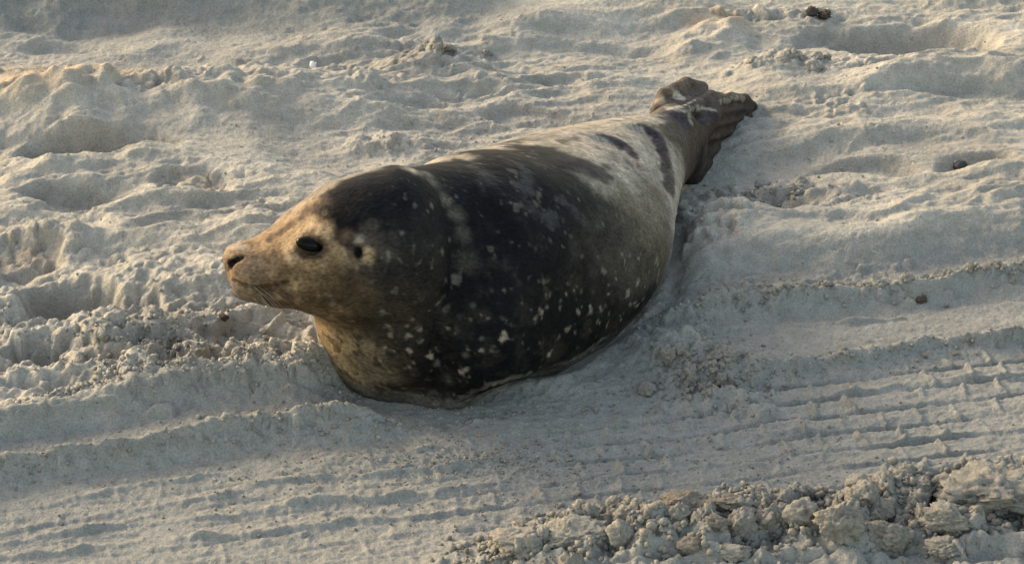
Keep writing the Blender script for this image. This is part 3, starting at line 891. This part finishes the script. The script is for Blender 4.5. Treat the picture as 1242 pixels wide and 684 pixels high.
for args in [(230, inside(110, 430, 190, 55), .003, .016), (230, inside(320, 440, 120, 48), .003, .016), (160, inside(245, 465, 75, 26), .004, .017), (120, inside(90, 400, 80, 30), .003, .012),
             (420, along([(0, 538), (130, 512), (250, 500), (400, 490)], .010, .010), .002, .008), (260, along([(-40, 590), (200, 550), (400, 526), (620, 500)], .008), .0018, .006),
             (130, along([(600, 482), (700, 470)], .03), .0012, .003),
             (330, along(R0b[:-1], .010), .002, .008), (130, along([(800, 372), (1242, 345)], .012, .01), .003, .010), (200, along(R2r[:-1], .008), .0018, .006),
             (260, inside(860, 465, 70, 36), .002, .012), (200, inside(820, 430, 40, 22), .003, .012), (120, inside(900, 500, 110, 20), .002, .007),
             (120, inside(540, 78, 62, 22), .003, .012), (50, inside(450, 125, 34, 12), .003, .010), (110, inside(475, 186, 62, 13), .003, .009), (110, inside(960, 88, 75, 13), .004, .013), (70, inside(945, 22, 75, 12), .004, .014),
             (200, inside(915, 250, 70, 28), .003, .014), (110, inside(860, 305, 55, 28), .003, .011), (60, inside(1020, 135, 45, 26), .003, .009), (80, inside(35, 308, 60, 24), .003, .012), (70, inside(230, 240, 50, 14), .003, .011),
             (160, inside(210, 130, 160, 32), .003, .011), (90, inside(110, 130, 100, 36), .003, .010), (60, inside(400, 85, 60, 14), .003, .008), (70, inside(1010, 262, 90, 30), .002, .007), (60, inside(320, 280, 60, 20), .002, .008),
             (90, inside(180, 335, 200, 26), .003, .012), (160, inside(700, 130, 500, 110), .0018, .005), (160, inside(250, 250, 300, 50), .0018, .005), (160, inside(1050, 180, 200, 120), .0018, .005), (120, inside(500, 60, 500, 50), .002, .006),
             (700, along([(520, 690), (620, 668), (800, 652), (960, 648), (1100, 640), (1300, 640)], .028, -.03), .003, .012),
             (1300, inside(600, 560, 700, 90), .0014, .0045)]:
    lumps(*args)
Z = Zc
rz = smooth(.02, -.02, d) * smooth(g(500, 680)[0], g(740, 640)[0], X) * near
crust = near * np.clip(rough_l + .6 * smooth(.04, -.01, d) * smooth(g(470, 680)[0], g(780, 640)[0], X), 0, 1)
Z = Z + crust * .0022 * fbm2(X, Y, 120, 2, 95) + rz * (.004 * (1 - 2.4 * np.abs(fbm2(X, Y, 20, 3, 97))) + .003 * np.maximum(fbm2(X, Y, 45, 2, 98), -.2)) + near * .0009 * fbm2(X, Y, 140, 2, 96)
SHADE_TONE = np.clip(below * .85 + 1.0 * smooth(1.25, .8, dist(250, 30, 340, 24)), 0, 1)  # shade painted over the compacted tracks and the far top-left slope
V = np.stack([X, Y, Z], -1).reshape(-1, 3)
ii = (np.arange(ny - 1, dtype=np.int32)[:, None] * nx + np.arange(nx - 1, dtype=np.int32)[None]).ravel()
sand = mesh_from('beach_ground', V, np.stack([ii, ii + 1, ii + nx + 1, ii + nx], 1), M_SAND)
da = sand.data.attributes.new('shade_tone', 'FLOAT', 'POINT'); da.data.foreach_set('value', SHADE_TONE.astype(np.float32).ravel())
warm = sum(smooth(1.3, .3, dist(*q, 1.6)) * q_a for q, q_a in [((55, 126, 100, 44), 1.0), ((150, 122, 80, 24), .5), ((852, 34, 36, 22), .8), ((895, 45, 40, 10), .3), ((25, 320, 34, 14), .5), ((235, 242, 36, 9), .5), ((905, 262, 50, 18), .3)])  # warm sunlight on the mound faces painted in; hollows tinted alike
wa = sand.data.attributes.new('sun_ochre', 'FLOAT', 'POINT'); wa.data.foreach_set('value', np.clip(warm * (.75 + .5 * noise2(X * 45, Y * 45, 110)), 0, 1).astype(np.float32).ravel())
sand['kind'] = 'structure'
print('ground quads', len(ii))


def ground_z(x, y):
    i = int(np.clip(np.searchsorted(XS, x), 0, nx - 1)); j = int(np.clip(np.searchsorted(YS, y), 0, ny - 1))
    return float(Z[j, i])


# ------------------------------------------------------------------ clods
def clod_mesh(name, seed, sub=4, cuts=5, rough=.15, mat=None):
    rg = np.random.default_rng(seed)
    bm = bmesh.new(); bmesh.ops.create_icosphere(bm, subdivisions=sub, radius=1)
    P = np.array([v.co for v in bm.verts])
    for _ in range(cuts):
        n = rg.normal(size=3); n /= np.linalg.norm(n); dd = rg.uniform(.55, .9)
        P = P - np.maximum(P @ n - dd, 0)[:, None] * n * .92
    L = np.linalg.norm(P, axis=1, keepdims=True)
    off = rg.uniform(0, 50, 3)
    nz = rough * 1.3 * noise3(P + off, 1.7, 1) + rough * noise3(P + off, 4.0, 2) + rough * .8 * noise3(P + off, 9.0, 3) + rough * .55 * noise3(P + off, 19.0, 4) + rough * .9 * np.minimum(noise3(P + off, 5.5, 5), 0)
    P = P * (1 + nz[:, None])
    for v, p in zip(bm.verts, P): v.co = p
    me = bpy.data.meshes.new(name); bm.to_mesh(me); bm.free()
    for p in me.polygons: p.use_smooth = True
    me.materials.append(mat or M_CLOD)
    return me


SH = [clod_mesh('clod', 100 + k, 4, 5, .20) for k in range(12)] + [clod_mesh('clod', 120 + k, 4, 5, .20, M_SHADED) for k in range(12)]


def put_clod(me, x, y, z, r3, rot, label, group=None, name='sand_clod', cat='clod'):
    o = bpy.data.objects.new(name, me); COL.objects.link(o)
    o.location = (x, y, z); o.scale = r3; o.rotation_euler = rot
    o['label'] = label; o['category'] = cat
    if group: o['group'] = group
    return o


def at_px(u, v):
    """ground point seen at (u, v), allowing for the relief"""
    a, b = (u - 621) / F_PX, (342 - v) / F_PX
    d_ = np.array([a, CP + b * SP, -SP + b * CP])
    for t in np.arange(3.2, 5.4, .002):
        p = CAM + d_ * t
        if p[2] < ground_z(p[0], p[1]): break
    return p


BIG = [  # u0, v0, u1, v1 (box in the photograph), label
    (1138, 562, 1262, 628, 'largest rounded sand clod, half cut by the right edge on the churned ridge'),
    (1116, 605, 1180, 648, 'rounded grey sand clod just below and left of the largest clod'),
    (992, 590, 1044, 655, 'tall cone shaped sand clod in the middle of the churned ridge'),
    (1022, 572, 1054, 597, 'small clod on the crest directly above the cone shaped clod'),
    (1054, 573, 1088, 597, 'round knobbly clod on the crest, right of the cone shaped clod'),
    (1092, 573, 1140, 608, 'wide low clod on the crest touching the largest clod'),
    (1126, 650, 1174, 676, 'flat clod with a dark gap under it near the bottom right edge'),
    (1048, 615, 1104, 668, 'slanting broken clod right of the cone shaped clod'),
    (953, 598, 993, 637, 'blunt clod on the crest left of the cone shaped clod'),
    (914, 598, 952, 650, 'upright narrow clod on the crest with a small spike on top'),
    (594, 641, 658, 671, 'low cream clod at the far left end of the churned ridge'),
    (659, 622, 734, 670, 'broad flat clod near the left end of the churned ridge'),
    (738, 622, 774, 666, 'squarish clod right of the broad flat clod, at a deep crack'),
    (808, 599, 856, 620, 'reddish brown crusty clod on the crest of the churned ridge'),
    (858, 598, 914, 622, 'second reddish brown crusty clod on the crest, longer and right of the first'),
    (853, 621, 882, 645, 'small block clod under the reddish crust'),
    (873, 632, 915, 656, 'pale smooth clod below the longer reddish crust'),
    (820, 646, 855, 670, 'pale block clod at the bottom edge below the reddish crust'),
    (868, 656, 910, 682, 'pale rounded clod at the bottom edge right of the pale block'),
]
M_RED = sand_material('reddish_crust', .54, (1.05, .975, .92))
M_DARK = sand_material('dark_clod', .20, (1.1, .95, .90))
for k, (u0, v0, u1, v1, lab) in enumerate(BIG):
    p = at_px((u0 + u1) / 2, v1 - 3)
    s = depth_of(p) / F_PX
    a = (u1 - u0) / 2 * s; h = (v1 - v0) * s
    b = a * .8; c = max((h - 2 * b * .3) / 2, h * .36)
    me = clod_mesh('clod', 300 + k, 5 if a > .02 else 4, 6, .17, M_RED if 'reddish' in lab else M_SHADED)
    put_clod(me, p[0], p[1] + b * .6, p[2] + c * .55, (a * 1.12, b * 1.12, c * 1.15), (rng.uniform(-.15, .15), rng.uniform(-.15, .15), rng.uniform(-.3, .3)), lab)

OTHER = [(272, 387, 7, 'small dark clod standing alone below and left of the seal\'s chin'), (1118, 366, 7, 'dark reddish clod on the crumb line right of the seal'), 
         (985, 18, 9, 'dark clod at the top right behind the hind flippers'), (1000, 22, 10, 'darker clod beside the other one at the top right')]
for k, (u, v, r, lab) in enumerate(OTHER):
    p = at_px(u, v); s = depth_of(p) / F_PX
    put_clod(clod_mesh('clod', 400 + k, 4, 6, .2, M_DARK), p[0], p[1], p[2] + r * s * .35, (r * s, r * s * .8, r * s * .7), (0, 0, rng.uniform(0, 6)), lab)


def scatter(n, sampler, rmin, rmax, label, group, power=1.8, shade_tone=False):
    for _ in range(n):
        x, y = sampler(); r_ = rmin + (rmax - rmin) * rng.random() ** power
        e = rng.uniform(.75, 1.25, 3)
        put_clod(SH[rng.integers(12) + (12 if shade_tone else 0)], x, y, ground_z(x, y) + r_ * .02, (r_ * e[0], r_ * e[1], r_ * .8 * e[2]), tuple(rng.uniform(0, 6.28, 3)), label, group)


FORE = along([(570, 684), (680, 664), (800, 656), (960, 650), (1100, 640), (1260, 640)], .024, -.022)
scatter(165, FORE, .004, .0165, 'one of the grey clods heaped in the churned ridge along the bottom edge', 'clods heaped in the churned ridge', shade_tone=True)
scatter(40, inside(240, 455, 110, 30), .005, .013, 'one of the clods in the broken hollow left of the seal\'s chest', 'clods in the broken hollow')
scatter(20, inside(860, 462, 55, 32), .005, .013, 'one of the clods on the heap right of the seal\'s belly', 'clods on the heap by the belly', shade_tone=True)
scatter(22, inside(910, 250, 58, 20), .005, .011, 'one of the clods in the dug hollow below the hind flippers', 'clods in the dug hollow')
scatter(18, inside(960, 90, 62, 9), .006, .013, 'one of the clods in the crumbly patch beyond the hind flippers', 'clods beyond the hind flippers')
scatter(22, along(R0b[1:-1], .008), .005, .010, 'one of the clods on the crumb line right of the seal', 'clods on the crumb line', shade_tone=True)
scatter(14, inside(535, 78, 50, 18), .006, .011, 'one of the clods in the crumbly patch behind the neck', 'clods in the patch behind the neck')

# crumbs too small to pick apart
ico = bmesh.new(); bmesh.ops.create_icosphere(ico, subdivisions=1, radius=1)
IV = np.array([v.co for v in ico.verts]); IF = np.array([[v.index for v in f.verts] for f in ico.faces]); ico.free()


def crumble(rows_, mat, label):
    cv, cf, base = [], [], 0
    for n, smp, r0, r1 in rows_:
        for _ in range(n):
            x, y = smp(); r_ = r0 + (r1 - r0) * rng.random() ** 2.2
            P = IV * (1 + rng.uniform(-.28, .28, (len(IV), 1))) * r_ * rng.uniform(.7, 1.25, 3) + [x, y, ground_z(x, y) + r_ * .3]
            cv.append(P); cf.append(IF + base); base += len(IV)
    o = mesh_from('sand_crumbs', np.concatenate(cv), np.concatenate(cf), mat)
    o['kind'] = 'stuff'; o['label'] = label


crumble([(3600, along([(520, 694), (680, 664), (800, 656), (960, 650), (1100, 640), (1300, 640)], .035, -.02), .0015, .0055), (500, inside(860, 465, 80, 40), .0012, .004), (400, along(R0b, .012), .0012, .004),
         (1800, inside(600, 560, 720, 120), .0008, .0022), (350, along(R2l, .012), .001, .003), (300, along(R2r, .012), .001, .003)], M_SHADED, 'loose crumbs scattered over the tyre tracks and the churned ridge')
crumble([(700, inside(200, 440, 240, 60), .0012, .004), (600, along([(0, 530), (130, 505), (250, 492), (440, 486)], .010, .012), .001, .0035), (250, inside(920, 255, 70, 30), .0012, .0035), (900, inside(620, 200, 800, 220), .0008, .0022)],
        M_CLOD, 'loose dry crumbs scattered over the sand round the seal')

# ------------------------------------------------------------------ small finds
M_SHELL = plain('shell_white', (.72, .70, .66), 0.45)
M_PEB = plain('pebble_dark', (.018, .017, .018), 0.5)


def shell_piece(p, r):
    """a broken, curved piece of shell standing in the sand"""
    bm = bmesh.new(); n, m = 10, 8; grid_ = []
    for layer in (0, 1):
        g_ = []
        for j in range(m):
            row_ = []
            for i in range(n):
                a = (i / (n - 1) - .5) * 1.7; t = j / (m - 1)
                R_ = r * (1.0 - .13 * layer) * (1 + .03 * math.cos(i * 3.1)); hgt = t * r * 1.7 * (1 - .25 * abs(a)) * (1 + .1 * math.sin(i * 1.7))
                row_.append(bm.verts.new((math.sin(a) * R_ * (1 - .2 * t), -math.cos(a) * R_ + r * .4 + t * r * .5, hgt)))
            g_.append(row_)
        grid_.append(g_)
    for layer, g_ in enumerate(grid_):
        for j in range(m - 1):
            for i in range(n - 1):
                q = [g_[j][i], g_[j][i + 1], g_[j + 1][i + 1], g_[j + 1][i]]
                bm.faces.new(q if layer == 0 else q[::-1])
    A, B = grid_
    rim_ = [(0, i) for i in range(n)] + [(j, n - 1) for j in range(1, m)] + [(m - 1, i) for i in range(n - 2, -1, -1)] + [(j, 0) for j in range(m - 2, 0, -1)]
    for (j0, i0), (j1, i1) in zip(rim_, rim_[1:] + rim_[:1]):
        bm.faces.new([A[j0][i0], B[j0][i0], B[j1][i1], A[j1][i1]])
    bmesh.ops.recalc_face_normals(bm, faces=bm.faces)
    me = bpy.data.meshes.new('shell_fragment'); bm.to_mesh(me); bm.free()
    me.materials.append(M_SHELL)
    for f in me.polygons: f.use_smooth = True
    o = bpy.data.objects.new('shell_fragment', me); COL.objects.link(o); o.location = (p[0], p[1], p[2] - .003); o.rotation_euler = (0, .1, -.3)
    return o


o = shell_piece(at_px(379, 82), .0075)
o['label'] = 'small white shell fragment standing in the sand far behind the head'; o['category'] = 'shell'
p = at_px(1165, 204)
put_clod(clod_mesh('pebble', 500, 3, 3, .05, M_PEB), p[0], p[1], p[2] + .003, (.010, .008, .0065), (0, 0, .3), 'small black pebble lying on pale sand at the right', None, 'dark_pebble', 'pebble')
